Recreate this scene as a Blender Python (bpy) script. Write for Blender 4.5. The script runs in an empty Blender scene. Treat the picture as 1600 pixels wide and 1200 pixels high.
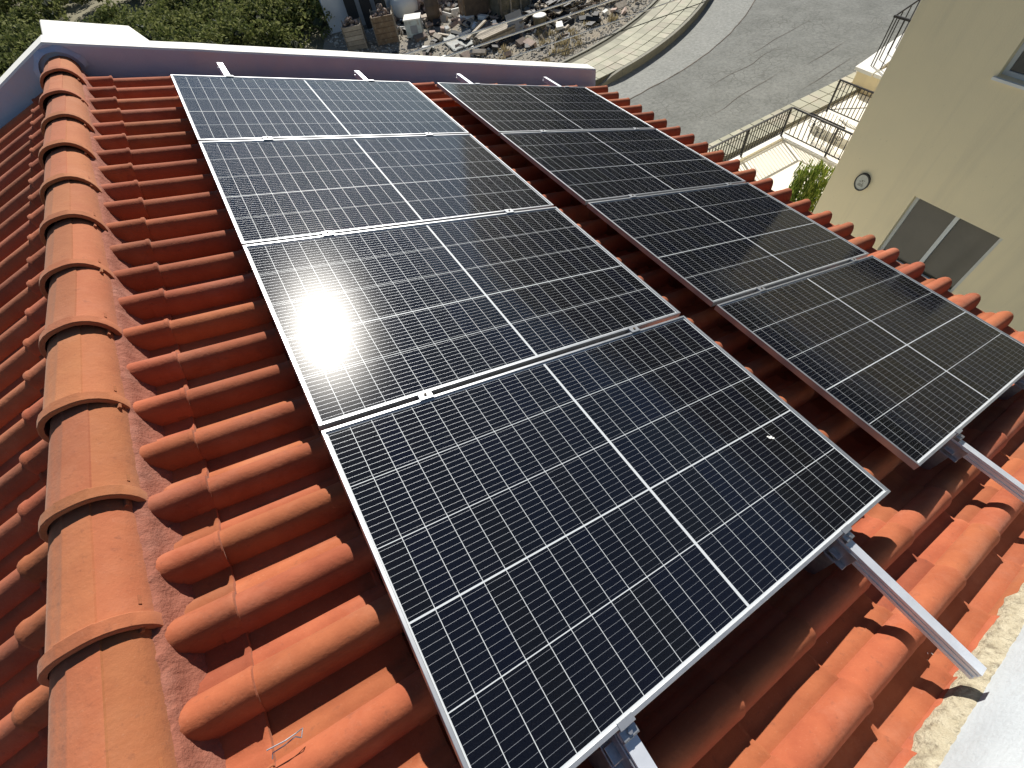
import bpy, math, random
import numpy as np
from mathutils import Matrix, Vector, noise as mnoise

random.seed(11)
rng = np.random.default_rng(5)
scene = bpy.context.scene
col = scene.collection
PI = math.pi
TH = math.radians(19.0)                       # roof pitch
GZ = -6.55                                    # street level (the panel plane's ridge-side near corner is z = 0)

# ------------------------------------------------------------------ camera
cam_d = bpy.data.cameras.new('camera')
cam = bpy.data.objects.new('camera', cam_d)
col.objects.link(cam)
cam_d.sensor_width = 36.0
cam_d.lens = 724.29 / 1600 * 36.0
cam_d.clip_start = 0.05
cam_d.clip_end = 1000
RC = np.array([[0.83404737, -0.52155271, 0.17985484],
               [-0.28056953, -0.68169017, -0.67570648],
               [0.47502182, 0.51310943, -0.71489369]])          # roof frame -> camera (x right, y down, z forward)
CR = np.array([-0.1516253, 0.1243302, 1.26450835])              # camera in the roof frame
U3 = np.array([math.cos(TH), 0, -math.sin(TH)])
N3 = np.array([math.sin(TH), 0, math.cos(TH)])
M3 = np.array([U3, [0, 1, 0], N3]).T                            # roof frame -> world
RW = RC @ M3.T
cw = M3 @ CR
cm = Matrix(((RW[0][0], -RW[1][0], -RW[2][0], cw[0]),
             (RW[0][1], -RW[1][1], -RW[2][1], cw[1]),
             (RW[0][2], -RW[1][2], -RW[2][2], cw[2]),
             (0, 0, 0, 1)))
cam.matrix_world = cm
scene.camera = cam

# ------------------------------------------------------------------ sky, sun, exposure
SUN = Vector((0.363, 0.733, 0.5755)).normalized()
world = bpy.data.worlds.new('World')
scene.world = world
world.use_nodes = True
wn = world.node_tree.nodes
wl = world.node_tree.links
wn.clear()
sky = wn.new('ShaderNodeTexSky')
sky.sky_type = 'NISHITA'
sky.sun_disc = False
sky.sun_elevation = math.asin(SUN.z)
sky.sun_rotation = math.atan2(SUN.x, SUN.y)
sky.air_density = 1.0
sky.dust_density = 0.2
sky.ozone_density = 2.2
bg = wn.new('ShaderNodeBackground')
bg.inputs['Strength'].default_value = 0.05
wo = wn.new('ShaderNodeOutputWorld')
wl.new(sky.outputs[0], bg.inputs[0])
wl.new(bg.outputs[0], wo.inputs[0])
sd = bpy.data.lights.new('sun', 'SUN')
sd.energy = 5.0
sd.angle = math.radians(0.5)
sd.color = (1.0, 0.95, 0.87)
so = bpy.data.objects.new('sun', sd)
col.objects.link(so)
so.rotation_euler = SUN.to_track_quat('Z', 'Y').to_euler()
vs = scene.view_settings
vs.view_transform = 'Standard'
vs.look = 'None'
vs.gamma = 1.0
vs.exposure = 0.6
vs.use_curve_mapping = False
scene.cycles.use_denoising = True
scene.cycles.max_bounces = 8
scene.cycles.transparent_max_bounces = 12
scene.cycles.sample_clamp_indirect = 6.0

# ------------------------------------------------------------------ material helpers
class NT:
    def __init__(self, name):
        self.m = bpy.data.materials.new(name)
        self.m.use_nodes = True
        self.t = self.m.node_tree
        self.t.nodes.clear()
        self.out = self.t.nodes.new('ShaderNodeOutputMaterial')
        self.p = self.t.nodes.new('ShaderNodeBsdfPrincipled')
        self.link(self.p.outputs[0], self.out.inputs[0])

    def link(self, a, b):
        self.t.links.new(a, b)

    def n(self, typ, **kw):
        nd = self.t.nodes.new(typ)
        for k, v in kw.items():
            setattr(nd, k, v)
        return nd

    def inp(self, name, v):
        s = self.p.inputs[name]
        if hasattr(v, 'links'):
            self.link(v, s)
        else:
            s.default_value = v

    def pos(self):
        return self.n('ShaderNodeNewGeometry').outputs['Position']

    def obj(self):
        return self.n('ShaderNodeTexCoord').outputs['Object']

    def noise(self, vec, scale, detail=4, rough=.55):
        nd = self.n('ShaderNodeTexNoise')
        nd.inputs['Scale'].default_value = scale
        nd.inputs['Detail'].default_value = detail
        nd.inputs['Roughness'].default_value = rough
        if vec is not None:
            self.link(vec, nd.inputs['Vector'])
        return nd.outputs[0]

    def ramp(self, fac, stops, interp='LINEAR'):
        r = self.n('ShaderNodeValToRGB')
        r.color_ramp.interpolation = interp
        e = r.color_ramp.elements
        while len(e) < len(stops):
            e.new(.5)
        for i, (p, c) in enumerate(stops):
            e[i].position = p
            e[i].color = (c, c, c, 1) if not hasattr(c, '__len__') else (*c, 1)
        self.link(fac, r.inputs[0])
        return r.outputs[0]

    def mix(self, f, a, b, mode='MIX'):
        x = self.n('ShaderNodeMix', data_type='RGBA', blend_type=mode)
        for s, v in ((x.inputs[0], f), (x.inputs[6], a), (x.inputs[7], b)):
            if hasattr(v, 'links'):
                self.link(v, s)
            elif hasattr(v, '__len__'):
                s.default_value = (*v, 1)
            else:
                s.default_value = v
        return x.outputs[2]

    def math(self, op, a, b=0.0, c=0.0):
        x = self.n('ShaderNodeMath', operation=op)
        for s, v in zip(x.inputs, (a, b, c)):
            if hasattr(v, 'links'):
                self.link(v, s)
            else:
                s.default_value = v
        return x.outputs[0]

    def bump(self, h, strength=.3, dist=.01):
        b = self.n('ShaderNodeBump')
        b.inputs['Strength'].default_value = strength
        b.inputs['Distance'].default_value = dist
        self.link(h, b.inputs['Height'])
        self.link(b.outputs[0], self.p.inputs['Normal'])

    def rnd(self):
        """0..1 for each object and each loose island"""
        o = self.n('ShaderNodeObjectInfo').outputs['Random']
        i = self.n('ShaderNodeNewGeometry').outputs['Random Per Island']
        return self.math('FRACT', self.math('ADD', o, i))


def mottled(name, c1, c2, scale=6, rough=.8, bump=.2, bscale=60, bdist=.004, c3=None, s3=2.0, rand=0.0, metal=0.0, spec=.4):
    k = NT(name)
    pos = k.pos()
    f = k.ramp(k.noise(pos, scale), [(.3, 0.), (.7, 1.)])
    c = k.mix(f, c1, c2)
    if c3 is not None:
        g = k.ramp(k.noise(pos, s3, 6, .65), [(.5, 0.), (.68, 1.)])
        c = k.mix(k.math('MULTIPLY', g, .8), c, c3)
    if rand:
        r = k.rnd()
        v = k.math('MULTIPLY_ADD', r, 2 * rand, 1 - rand)
        hs = k.n('ShaderNodeHueSaturation')
        k.link(v, hs.inputs['Value'])
        k.link(c, hs.inputs['Color'])
        c = hs.outputs[0]
    k.inp('Base Color', c)
    k.inp('Roughness', rough)
    k.inp('Metallic', metal)
    k.inp('Specular IOR Level', spec)
    if bump:
        k.bump(k.noise(pos, bscale, 5, .6), bump, bdist)
    return k.m


def clay(name, base, dark, dust, rand=.18, rough=.88):
    k = NT(name)
    pos = k.pos()
    a = k.ramp(k.noise(pos, 9, 5, .6), [(.32, 0.), (.68, 1.)])
    c = k.mix(a, base, dark)
    d = k.ramp(k.noise(pos, 3.1, 6, .7), [(.5, 0.), (.75, 1.)])
    c = k.mix(k.math('MULTIPLY', d, .7), c, dust)
    sp = k.ramp(k.noise(pos, 160, 3, .6), [(.62, 0.), (.72, 1.)])
    c = k.mix(k.math('MULTIPLY', sp, .12), c, (.5, .3, .2))
    st = k.ramp(k.noise(pos, 34, 4, .7), [(.6, 0.), (.7, 1.)])
    c = k.mix(k.math('MULTIPLY', st, .36), c, (.13, .05, .03))
    r = k.rnd()
    hs = k.n('ShaderNodeHueSaturation')
    k.link(k.math('MULTIPLY_ADD', r, .010, .495), hs.inputs['Hue'])
    r2 = k.math('FRACT', k.math('MULTIPLY', r, 7.31))
    k.link(k.math('MULTIPLY_ADD', r2, 2 * rand, 1 - rand), hs.inputs['Value'])
    k.link(c, hs.inputs['Color'])
    k.inp('Base Color', hs.outputs[0])
    k.inp('Roughness', rough)
    k.inp('Specular IOR Level', .25)
    k.inp('Sheen Weight', .12)
    k.inp('Sheen Roughness', .5)
    k.inp('Sheen Tint', (1.0, .75, .62, 1))
    h = k.math('ADD', k.noise(pos, 70, 5, .65), k.math('MULTIPLY', k.noise(pos, 14, 3), 1.5))
    k.bump(h, .34, .005)
    return k.m


MAT = {}
MAT['tile'] = clay('roof_tile_clay', (.335, .098, .042), (.265, .070, .030), (.36, .14, .082))
MAT['ridge'] = clay('ridge_tile_clay', (.35, .124, .053), (.315, .102, .043), (.37, .15, .08), rand=.10)
MAT['mortar'] = mottled('pink_mortar', (.29, .105, .068), (.25, .088, .056), 10, .95, .7, 110, .006, (.33, .15, .11), 5)
MAT['underlay'] = mottled('roof_underlay', (.05, .03, .025), (.08, .045, .03), 5, .9, .2)
MAT['white'] = mottled('white_render', (.45, .485, .505), (.40, .435, .46), 5, .88, .5, 60, .006, (.33, .345, .35), 2.6)
MAT['lavender'] = mottled('lavender_grey', (.44, .51, .64), (.36, .44, .59), 2.5, .85, .4, 45, .006, (.50, .49, .54), 1.6)
MAT['foam'] = mottled('cream_mortar', (.50, .45, .33), (.36, .31, .21), 24, .95, 1.0, 90, .014, (.16, .13, .09), 30)
MAT['alu'] = mottled('anodised_aluminium', (.50, .515, .53), (.43, .445, .465), 25, .42, .05, 200, .001, metal=.85)
MAT['rail'] = mottled('mill_aluminium', (.74, .77, .82), (.64, .67, .72), 18, .48, .08, 150, .001, metal=.6)
MAT['steel'] = mottled('galvanised_steel', (.55, .55, .56), (.4, .4, .42), 60, .4, .05, metal=.9)
MAT['backsheet'] = mottled('white_backsheet', (.58, .60, .62), (.54, .56, .58), 20, .5, 0)
MAT['dropping'] = mottled('bird_dropping', (.8, .8, .76), (.7, .7, .66), 80, .9, .3)


def cell_mat():
    k = NT('silicon_cell')
    o = k.obj()
    sx = k.n('ShaderNodeSeparateXYZ')
    k.link(o, sx.inputs[0])
    t = k.math('MULTIPLY_ADD', sx.outputs[1], 11 / .2102, 5.5)
    d = k.math('ABSOLUTE', k.math('SUBTRACT', k.math('FRACT', t), .5))
    bus = k.math('LESS_THAN', d, .0125)
    # silver collector fingers, very fine
    r = k.n('ShaderNodeObjectInfo').outputs['Random']
    c0 = k.mix(r, (.0022, .003, .008), (.0032, .0034, .0046))
    g = k.noise(k.pos(), 500, 2)
    c1 = k.mix(k.math('MULTIPLY', k.ramp(g, [(.45, 0.), (.7, 1.)]), .5), c0, (.006, .0065, .009))
    c = k.mix(bus, c1, (.50, .51, .54))
    k.inp('Base Color', c)
    k.inp('Metallic', k.math('MULTIPLY', bus, .85))
    k.inp('Roughness', k.math('MULTIPLY_ADD', bus, -.38, .9))
    k.inp('Specular IOR Level', 0.0)
    return k.m


def glass_mat():
    k = NT('solar_glass')
    k.t.nodes.remove(k.p)
    pos = k.pos()
    tr = k.n('ShaderNodeBsdfTransparent')
    tr.inputs[0].default_value = (.97, .98, .98, 1)
    g1 = k.n('ShaderNodeBsdfGlossy', distribution='BECKMANN')
    g1.inputs['Roughness'].default_value = .09
    g2 = k.n('ShaderNodeBsdfGlossy', distribution='BECKMANN')
    g2.inputs['Roughness'].default_value = .22
    gm = k.n('ShaderNodeMixShader')
    gm.inputs[0].default_value = .11
    k.link(g1.outputs[0], gm.inputs[1])
    k.link(g2.outputs[0], gm.inputs[2])
    fr = k.n('ShaderNodeFresnel')
    fr.inputs['IOR'].default_value = 1.5
    m1 = k.n('ShaderNodeMixShader')
    bf = k.n('ShaderNodeNewGeometry').outputs['Backfacing']
    ff = k.math('MULTIPLY', fr.outputs[0], k.math('SUBTRACT', 1.0, bf))
    k.link(k.math('MULTIPLY_ADD', bf, .04, ff), m1.inputs[0])
    k.link(tr.outputs[0], m1.inputs[1])
    k.link(gm.outputs[0], m1.inputs[2])
    du = k.n('ShaderNodeBsdfDiffuse')
    du.inputs[0].default_value = (.5, .47, .43, 1)
    a = k.ramp(k.noise(pos, 2.3, 5, .6), [(.35, 0.), (.8, 1.)])
    b = k.ramp(k.noise(pos, 260, 2), [(.5, 0.), (.75, 1.)])
    f = k.math('ADD', k.math('MULTIPLY_ADD', a, .003, .0008), k.math('MULTIPLY', b, .006))
    m2 = k.n('ShaderNodeMixShader')
    k.link(f, m2.inputs[0])
    k.link(m1.outputs[0], m2.inputs[1])
    k.link(du.outputs[0], m2.inputs[2])
    bp = k.n('ShaderNodeBump')
    bp.inputs['Strength'].default_value = .05
    bp.inputs['Distance'].default_value = .001
    k.link(k.noise(pos, 420, 2), bp.inputs['Height'])
    for g in (g1, g2):
        k.link(bp.outputs[0], g.inputs['Normal'])
    k.link(m2.outputs[0], k.out.inputs[0])
    return k.m


MAT['cell'] = cell_mat()
MAT['glass'] = glass_mat()


def asphalt_mat(name, c1, c2, cracks=True):
    k = NT(name)
    pos = k.pos()
    c = k.mix(k.ramp(k.noise(pos, 1.1, 6, .6), [(.3, 0.), (.7, 1.)]), c1, c2)
    sp = k.ramp(k.noise(pos, 9, 8, .8), [(.36, .72), (.64, 1.25)])
    c = k.mix(1.0, c, sp, 'MULTIPLY')
    h = k.noise(pos, 40, 4, .7)
    if cracks:
        nz = k.n('ShaderNodeTexNoise')
        nz.inputs['Scale'].default_value = .9
        nz.inputs['Detail'].default_value = 5
        k.link(pos, nz.inputs['Vector'])
        wv = k.mix(.9, pos, nz.outputs[1], 'ADD')
        mp = k.n('ShaderNodeMapping')
        mp.inputs['Scale'].default_value = (.55, 1.5, 1)
        k.link(wv, mp.inputs[0])
        vo = k.n('ShaderNodeTexVoronoi', feature='DISTANCE_TO_EDGE')
        vo.inputs['Scale'].default_value = .8
        k.link(mp.outputs[0], vo.inputs['Vector'])
        cr = k.ramp(vo.outputs['Distance'], [(.003, 1.), (.014, 0.)])
        cr = k.math('MULTIPLY', cr, k.ramp(k.noise(pos, .8, 3), [(.42, 0.), (.6, 1.)]))
        c = k.mix(k.math('MULTIPLY', cr, .35), c, (.06, .06, .055))
        vo2 = k.n('ShaderNodeTexVoronoi', feature='DISTANCE_TO_EDGE')
        vo2.inputs['Scale'].default_value = 3.2
        k.link(wv, vo2.inputs['Vector'])
        c2_ = k.ramp(vo2.outputs['Distance'], [(.0, 1.), (.06, 0.)])
        c2_ = k.math('MULTIPLY', c2_, k.ramp(k.noise(pos, .6, 3), [(.4, 0.), (.6, 1.)]))
        c = k.mix(k.math('MULTIPLY', c2_, .7), c, (.07, .07, .06))
    k.inp('Base Color', c)
    k.inp('Roughness', .9)
    k.bump(h, .5, .01)
    return k.m


MAT['asphalt'] = asphalt_mat('worn_asphalt', (.115, .12, .108), (.175, .18, .165))
MAT['gutter'] = asphalt_mat('pale_asphalt', (.20, .207, .19), (.235, .24, .222), False)
MAT['paver'] = mottled('paving_slab', (.40, .39, .30), (.34, .335, .255), 3, .9, .3, 60, .004, (.43, .38, .31), 1.3, rand=.14)
MAT['joint'] = mottled('paving_bed', (.12, .115, .085), (.10, .095, .07), 9, .95, .3)
MAT['kerb'] = mottled('kerb_concrete', (.26, .25, .20), (.2, .195, .16), 5, .9, .3)
MAT['concrete'] = mottled('cream_concrete', (.80, .77, .67), (.75, .72, .63), 2.2, .9, .2, 50, .004)
MAT['dirt'] = mottled('dry_earth', (.27, .24, .19), (.21, .19, .155), 1.6, .95, .9, 14, .06, (.30, .245, .165), .7)
MAT['pebble'] = mottled('pale_pebble', (.50, .47, .41), (.36, .34, .29), 5, .9, .2, rand=.35)
def render_wall():
    k = NT('yellow_render')
    pos = k.pos()
    c = k.mix(k.ramp(k.noise(pos, .45, 5, .6), [(.35, 0.), (.65, 1.)]), (.88, .74, .47), (.81, .69, .45))
    mp = k.n('ShaderNodeMapping')
    mp.inputs['Scale'].default_value = (3.5, 3.5, .18)
    k.link(pos, mp.inputs[0])
    st = k.ramp(k.noise(mp.outputs[0], 1.0, 6, .65), [(.52, 0.), (.75, 1.)])
    c = k.mix(k.math('MULTIPLY', st, .28), c, (.55, .47, .33))
    sp = k.ramp(k.noise(pos, 11, 3, .6), [(.68, 0.), (.74, 1.)])
    c = k.mix(k.math('MULTIPLY', sp, .25), c, (.45, .38, .27))
    k.inp('Base Color', c)
    k.inp('Roughness', .93)
    k.bump(k.math('ADD', k.noise(pos, 55, 5, .65), k.noise(pos, 5, 3)), .45, .006)
    return k.m


MAT['yellow'] = render_wall()
MAT['coping'] = mottled('white_coping', (.80, .79, .74), (.74, .73, .68), 3, .85, .2)
MAT['frame'] = mottled('window_aluminium', (.62, .63, .60), (.57, .58, .56), 9, .5, 0)
MAT['pane'] = mottled('window_mesh_pane', (.038, .034, .022), (.058, .05, .034), 2.0, .14, 0, spec=.6)
MAT['blackmetal'] = mottled('black_iron', (.018, .018, .02), (.03, .028, .028), 20, .5, 0)
MAT['wood'] = mottled('weathered_wood', (.40, .35, .28), (.26, .225, .18), 9, .9, .4, 40, .01, rand=.5)
MAT['wooddark'] = mottled('dark_wood', (.10, .075, .055), (.06, .045, .035), 7, .9, .3, rand=.3)
MAT['brown'] = mottled('brown_board', (.22, .15, .09), (.14, .095, .06), 6, .8, .3, c3=(.3, .25, .19), s3=7)
MAT['slab'] = mottled('black_sheet', (.012, .014, .016), (.02, .022, .025), 5, .7, 0)
MAT['teal'] = mottled('pale_enamel', (.52, .58, .57), (.45, .51, .5), 4, .5, 0, c3=(.3, .22, .16), s3=6)
MAT['greyboard'] = mottled('grey_sheet', (.3, .31, .33), (.26, .27, .29), 4, .6, 0)
MAT['olive'] = mottled('weathered_netting', (.19, .17, .12), (.13, .12, .085), 9, .95, .8, 20, .05, (.26, .22, .17), 6)
MAT['rubble'] = mottled('rubble', (.36, .27, .22), (.25, .2, .17), 6, .95, .3, rand=.5)
MAT['tarp'] = mottled('grey_tarpaulin', (.2, .22, .21), (.15, .165, .16), 3, .7, .3, 6, .03, (.25, .22, .17), 2)
MAT['shed'] = mottled('pale_wall', (.62, .66, .70), (.56, .6, .64), 2, .9, .1)
MAT['cable'] = mottled('pale_cable', (.72, .70, .66), (.62, .60, .57), 4, .6, 0)
MAT['darkcable'] = mottled('dark_cable', (.06, .06, .055), (.08, .08, .07), 4, .6, 0)
MAT['plaque'] = mottled('glazed_plaque', (.55, .54, .46), (.48, .47, .4), 30, .4, 0)
MAT['ink'] = mottled('faded_print', (.16, .15, .11), (.22, .2, .15), 40, .7, 0)
MAT['hill'] = mottled('scrub_hillside', (.035, .042, .018), (.055, .055, .028), .12, .95, .8, 1.2, .8, (.025, .032, .012), .3)
MAT['ground'] = mottled('scrub_ground', (.22, .2, .13), (.16, .15, .09), .6, .95, .6, 6, .08)


def leaf_mat(name, c1, c2, c3):
    k = NT(name)
    r = k.rnd()
    c = k.ramp(r, [(0., c1), (.5, c2), (1., c3)])
    k.inp('Base Color', c)
    k.inp('Roughness', .85)
    k.inp('Specular IOR Level', .1)
    k.inp('Subsurface Weight', 0.0)
    tl = k.n('ShaderNodeBsdfTranslucent')
    k.link(c, tl.inputs[0])
    mx = k.n('ShaderNodeMixShader')
    mx.inputs[0].default_value = .3
    k.link(k.p.outputs[0], mx.inputs[1])
    k.link(tl.outputs[0], mx.inputs[2])
    k.link(mx.outputs[0], k.out.inputs[0])
    return k.m


MAT['leaf'] = leaf_mat('shrub_leaf', (.055, .075, .022), (.13, .15, .045), (.25, .26, .10))
MAT['spiky'] = leaf_mat('cypress_leaf', (.05, .09, .016), (.15, .21, .035), (.30, .33, .08))
MAT['drygrass'] = leaf_mat('dry_grass', (.34, .28, .16), (.27, .22, .13), (.38, .33, .2))
MAT['inner'] = mottled('foliage_inner_shade', (.03, .04, .016), (.02, .028, .012), 6, .9, .3)
MAT['bark'] = mottled('bark', (.12, .09, .06), (.08, .06, .04), 8, .95, .5)

# ------------------------------------------------------------------ mesh helpers
class MB:
    def __init__(self):
        self.v = []
        self.f = []

    def add(self, verts, faces):
        o = len(self.v)
        self.v.extend([tuple(map(float, p)) for p in verts])
        self.f.extend([tuple(i + o for i in q) for q in faces])
        return self

    def box(self, x0, x1, y0, y1, z0, z1, M=None):
        vs_ = [(x, y, z) for z in (z0, z1) for (x, y) in ((x0, y0), (x1, y0), (x1, y1), (x0, y1))]
        if M is not None:
            vs_ = [tuple(M @ Vector(p)) for p in vs_]
        return self.add(vs_, [(0, 3, 2, 1), (4, 5, 6, 7), (0, 1, 5, 4), (1, 2, 6, 5), (2, 3, 7, 6), (3, 0, 4, 7)])

    def prism(self, poly, z0, z1):
        n = len(poly)
        vs_ = [(x, y, z0) for x, y in poly] + [(x, y, z1) for x, y in poly]
        fs = [tuple(range(n - 1, -1, -1)), tuple(range(n, 2 * n))]
        fs += [(i, (i + 1) % n, n + (i + 1) % n, n + i) for i in range(n)]
        return self.add(vs_, fs)

    def extrude(self, prof, axis_pts):
        """prof: closed list of (a, b); axis_pts: list of functions' matrices (4x4) mapping (a, b, 0)"""
        n = len(prof)
        vs_ = []
        for Mx in axis_pts:
            vs_ += [tuple(Mx @ Vector((a, b, 0))) for a, b in prof]
        fs = []
        for j in range(len(axis_pts) - 1):
            for i in range(n):
                fs.append((j * n + i, j * n + (i + 1) % n, (j + 1) * n + (i + 1) % n, (j + 1) * n + i))
        fs.append(tuple(range(n - 1, -1, -1)))
        L = (len(axis_pts) - 1) * n
        fs.append(tuple(L + i for i in range(n)))
        return self.add(vs_, fs)

    def tube(self, pts, r, seg=6):
        pts = [Vector(p) for p in pts]
        vs_, fs = [], []
        for i, p in enumerate(pts):
            d = (pts[min(i + 1, len(pts) - 1)] - pts[max(i - 1, 0)]).normalized()
            a = d.cross(Vector((.13, .27, .95))).normalized()
            b = d.cross(a)
            rr = r[i] if hasattr(r, '__len__') else r
            for k in range(seg):
                t = 2 * PI * k / seg
                vs_.append(p + rr * (a * math.cos(t) + b * math.sin(t)))
        for i in range(len(pts) - 1):
            for k in range(seg):
                fs.append((i * seg + k, i * seg + (k + 1) % seg, (i + 1) * seg + (k + 1) % seg, (i + 1) * seg + k))
        fs.append(tuple(range(seg - 1, -1, -1)))
        fs.append(tuple((len(pts) - 1) * seg + k for k in range(seg)))
        return self.add(vs_, fs)

    def rock(self, c, s, rs):
        vs_ = []
        for (x, y, z) in ((1, 0, 0), (-1, 0, 0), (0, 1, 0), (0, -1, 0), (0, 0, 1), (0, 0, -1), (.6, .6, .5), (-.6, -.6, .5), (.6, -.6, .5), (-.6, .6, .5)):
            k = s * rs.uniform(.7, 1.15)
            vs_.append((c[0] + x * k, c[1] + y * k, c[2] + z * k * .8))
        # hull-like faces over an octahedron plus four upper corners
        fs = [(0, 6, 4, 8), (2, 9, 4, 6), (1, 7, 4, 9), (3, 8, 4, 7), (0, 2, 6), (2, 1, 9), (1, 3, 7), (3, 0, 8), (0, 5, 2), (2, 5, 1), (1, 5, 3), (3, 5, 0)]
        return self.add(vs_, fs)

    def mesh(self, name, mat, smooth=False):
        me = bpy.data.meshes.new(name)
        me.from_pydata(self.v, [], self.f)
        me.update()
        if mat:
            me.materials.append(MAT[mat])
        if smooth:
            me.polygons.foreach_set('use_smooth', [True] * len(me.polygons))
        return me

    def build(self, name, mat, parent=None, smooth=False, M=None):
        return place(name, self.mesh(name, mat, smooth), parent, M)


def place(name, me, parent=None, M=None):
    o = bpy.data.objects.new(name, me)
    col.objects.link(o)
    if parent is not None:
        o.parent = parent
    if M is not None:
        o.matrix_basis = M
    return o


def empty(name, M=None, loc=None):
    o = bpy.data.objects.new(name, None)
    col.objects.link(o)
    o.empty_display_size = .2
    if M is not None:
        o.matrix_basis = M
    if loc is not None:
        o.location = loc
    return o


def tag(o, label=None, cat=None, group=None, kind=None):
    for k, v in (('label', label), ('category', cat), ('group', group), ('kind', kind)):
        if v:
            o[k] = v
    return o


def bevel(o, w, seg=1):
    b = o.modifiers.new('bevel', 'BEVEL')
    b.width = w
    b.segments = seg
    b.limit_method = 'ANGLE'
    return o


ROOF = Matrix.Rotation(TH, 4, 'Y')           # roof frame (u down the slope, v along the ridge, n up) -> world

# ================================================================== the setting
def sheet(name, poly, z, mat, thick=0.0):
    mb = MB()
    if thick:
        mb.prism(poly, z - thick, z)
    else:
        mb.add([(x, y, z) for x, y in poly], [tuple(range(len(poly)))])
    o = mb.build(name, mat)
    tag(o, kind='structure')
    return o


sheet('ground', [(-300, -300), (300, -300), (300, 300), (-300, 300)], GZ - .02, 'ground')


# unseen hills inferred east and north-east, shaped to mirror dark in the glass
mb = MB()
na, nr = 72, 8
vv = []
for i in range(na + 1):
    az = -75 + 150 * i / na                      # degrees from +X towards +Y
    for j in range(nr + 1):
        f = j / nr
        r = 48 + 150 * f
        pk = 58 / (1 + math.exp((az - 55) / 3.0)) + 6
        h = pk * math.sin(min(1, f * 1.35) * PI / 2) + 2.0 * mnoise.noise(Vector((az * .11, f * 4, 0))) * f * 2
        vv.append((r * math.cos(math.radians(az)), r * math.sin(math.radians(az)), GZ - .05 + h * (1 if j else 0)))
mb.add(vv, [(i * (nr + 1) + j, i * (nr + 1) + j + 1, (i + 1) * (nr + 1) + j + 1, (i + 1) * (nr + 1) + j) for i in range(na) for j in range(nr)])
tag(mb.build('hills', 'hill', smooth=True), kind='structure')


def kerb_y(x):
    t = max(0.0, x - 10.0)
    if t <= 14:
        return 13.3 + .0375 * t * t
    return 13.3 + .0375 * 196 + 1.05 * (t - 14)


kx = [-30, 0, 6, 8, 9, 10, 11, 12, 13, 14, 15, 16, 17, 18, 19, 20, 22, 24, 30, 40]
sheet('road', [(-40, 8.5), (60, 8.5), (60, 50)] + [(x, kerb_y(x) + .1) for x in reversed(kx)], GZ, 'asphalt')
# paler resurfaced strip along the far kerb
def seam_y(x):
    return kerb_y(x) - 1.25 - max(0, x - 12) * .1


sheet('road_strip', [(x, seam_y(x)) for x in kx] + [(x, kerb_y(x)) for x in reversed(kx)], GZ + .004, 'gutter')
mb = MB()
pts = []
for i in range(70):
    x = 8 + i * .25
    pts.append((x, seam_y(x) + .03 * mnoise.noise(Vector((x * 2, 0, 0))), GZ + .008))
for a, b in zip(pts, pts[1:]):
    w = .018 + .012 * mnoise.noise(Vector((a[0] * 3, 5, 0)))
    mb.add([(a[0], a[1] - w, a[2]), (b[0], b[1] - w, b[2]), (b[0], b[1] + w, b[2]), (a[0], a[1] + w, a[2])], [(0, 1, 2, 3)])
# a few long cracks along the road
for (x0, y0, L, wob) in ((13.2, 10.9, 4, .12), (15.5, 11.6, 4, .1), (12, 9.7, 4, .12), (16.5, 9.9, 2.4, .08), (15.2, 8.95, 3, .05)):
    prev = None
    for i in range(40):
        s = i / 39
        x = x0 + L * s
        y = y0 + L * .12 * s + wob * mnoise.noise(Vector((x * .9, y0 * 3, 0)))
        w = .007 * math.sin(PI * s) + .001
        if prev:
            a = prev
            mb.add([(a[0], a[1] - a[2], GZ + .0075), (x, y - w, GZ + .0075), (x, y + w, GZ + .0075), (a[0], a[1] + a[2], GZ + .0075)], [(0, 1, 2, 3)])
        prev = (x, y, w)
o = mb.build('road_cracks', 'wooddark')
tag(o, kind='structure')

# far pavement with its kerb and slabs
PT = GZ + .24
px_ = [x for x in kx if x >= 0 and x <= 30]


def inner_y(x):
    return kerb_y(x) + 1.95 + max(0, x - 10) * .02


pave = MB()
pave.prism([(x, kerb_y(x) + .12) for x in px_] + [(x, inner_y(x)) for x in reversed(px_)], GZ - .02, PT - .02)
pav = pave.build('pavement', 'joint')
tag(pav, kind='structure')
kb = MB()
for a, b in zip(px_, px_[1:]):
    n_ = max(1, int((b - a) / .5))
    for i in range(n_):
        x0 = a + (b - a) * i / n_
        x1 = a + (b - a) * (i + 1) / n_ - .008
        drop0 = .20 * (1 - min(1, max(0, (x0 - 10.9) / .8)))
        drop1 = .20 * (1 - min(1, max(0, (x1 - 10.9) / .8)))
        y0, y1 = kerb_y(x0), kerb_y(x1)
        vs_ = [(x0, y0, GZ - .02), (x1, y1, GZ - .02), (x1, y1 + .13, GZ - .02), (x0, y0 + .13, GZ - .02),
               (x0, y0 + .015, PT + .005 - drop0), (x1, y1 + .015, PT + .005 - drop1), (x1, y1 + .13, PT + .005 - drop1), (x0, y0 + .13, PT + .005 - drop0)]
        kb.add(vs_, [(0, 3, 2, 1), (4, 5, 6, 7), (0, 1, 5, 4), (1, 2, 6, 5), (2, 3, 7, 6), (3, 0, 4, 7)])
k_ = kb.build('kerb', 'kerb')
tag(k_, kind='structure')
slab_me = []
for j in range(4):
    m_ = MB().box(-.186, .186, -.186, .186, -.03, .0).mesh('paving_slab', 'paver')
    slab_me.append(m_)
x = 8.4
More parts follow.
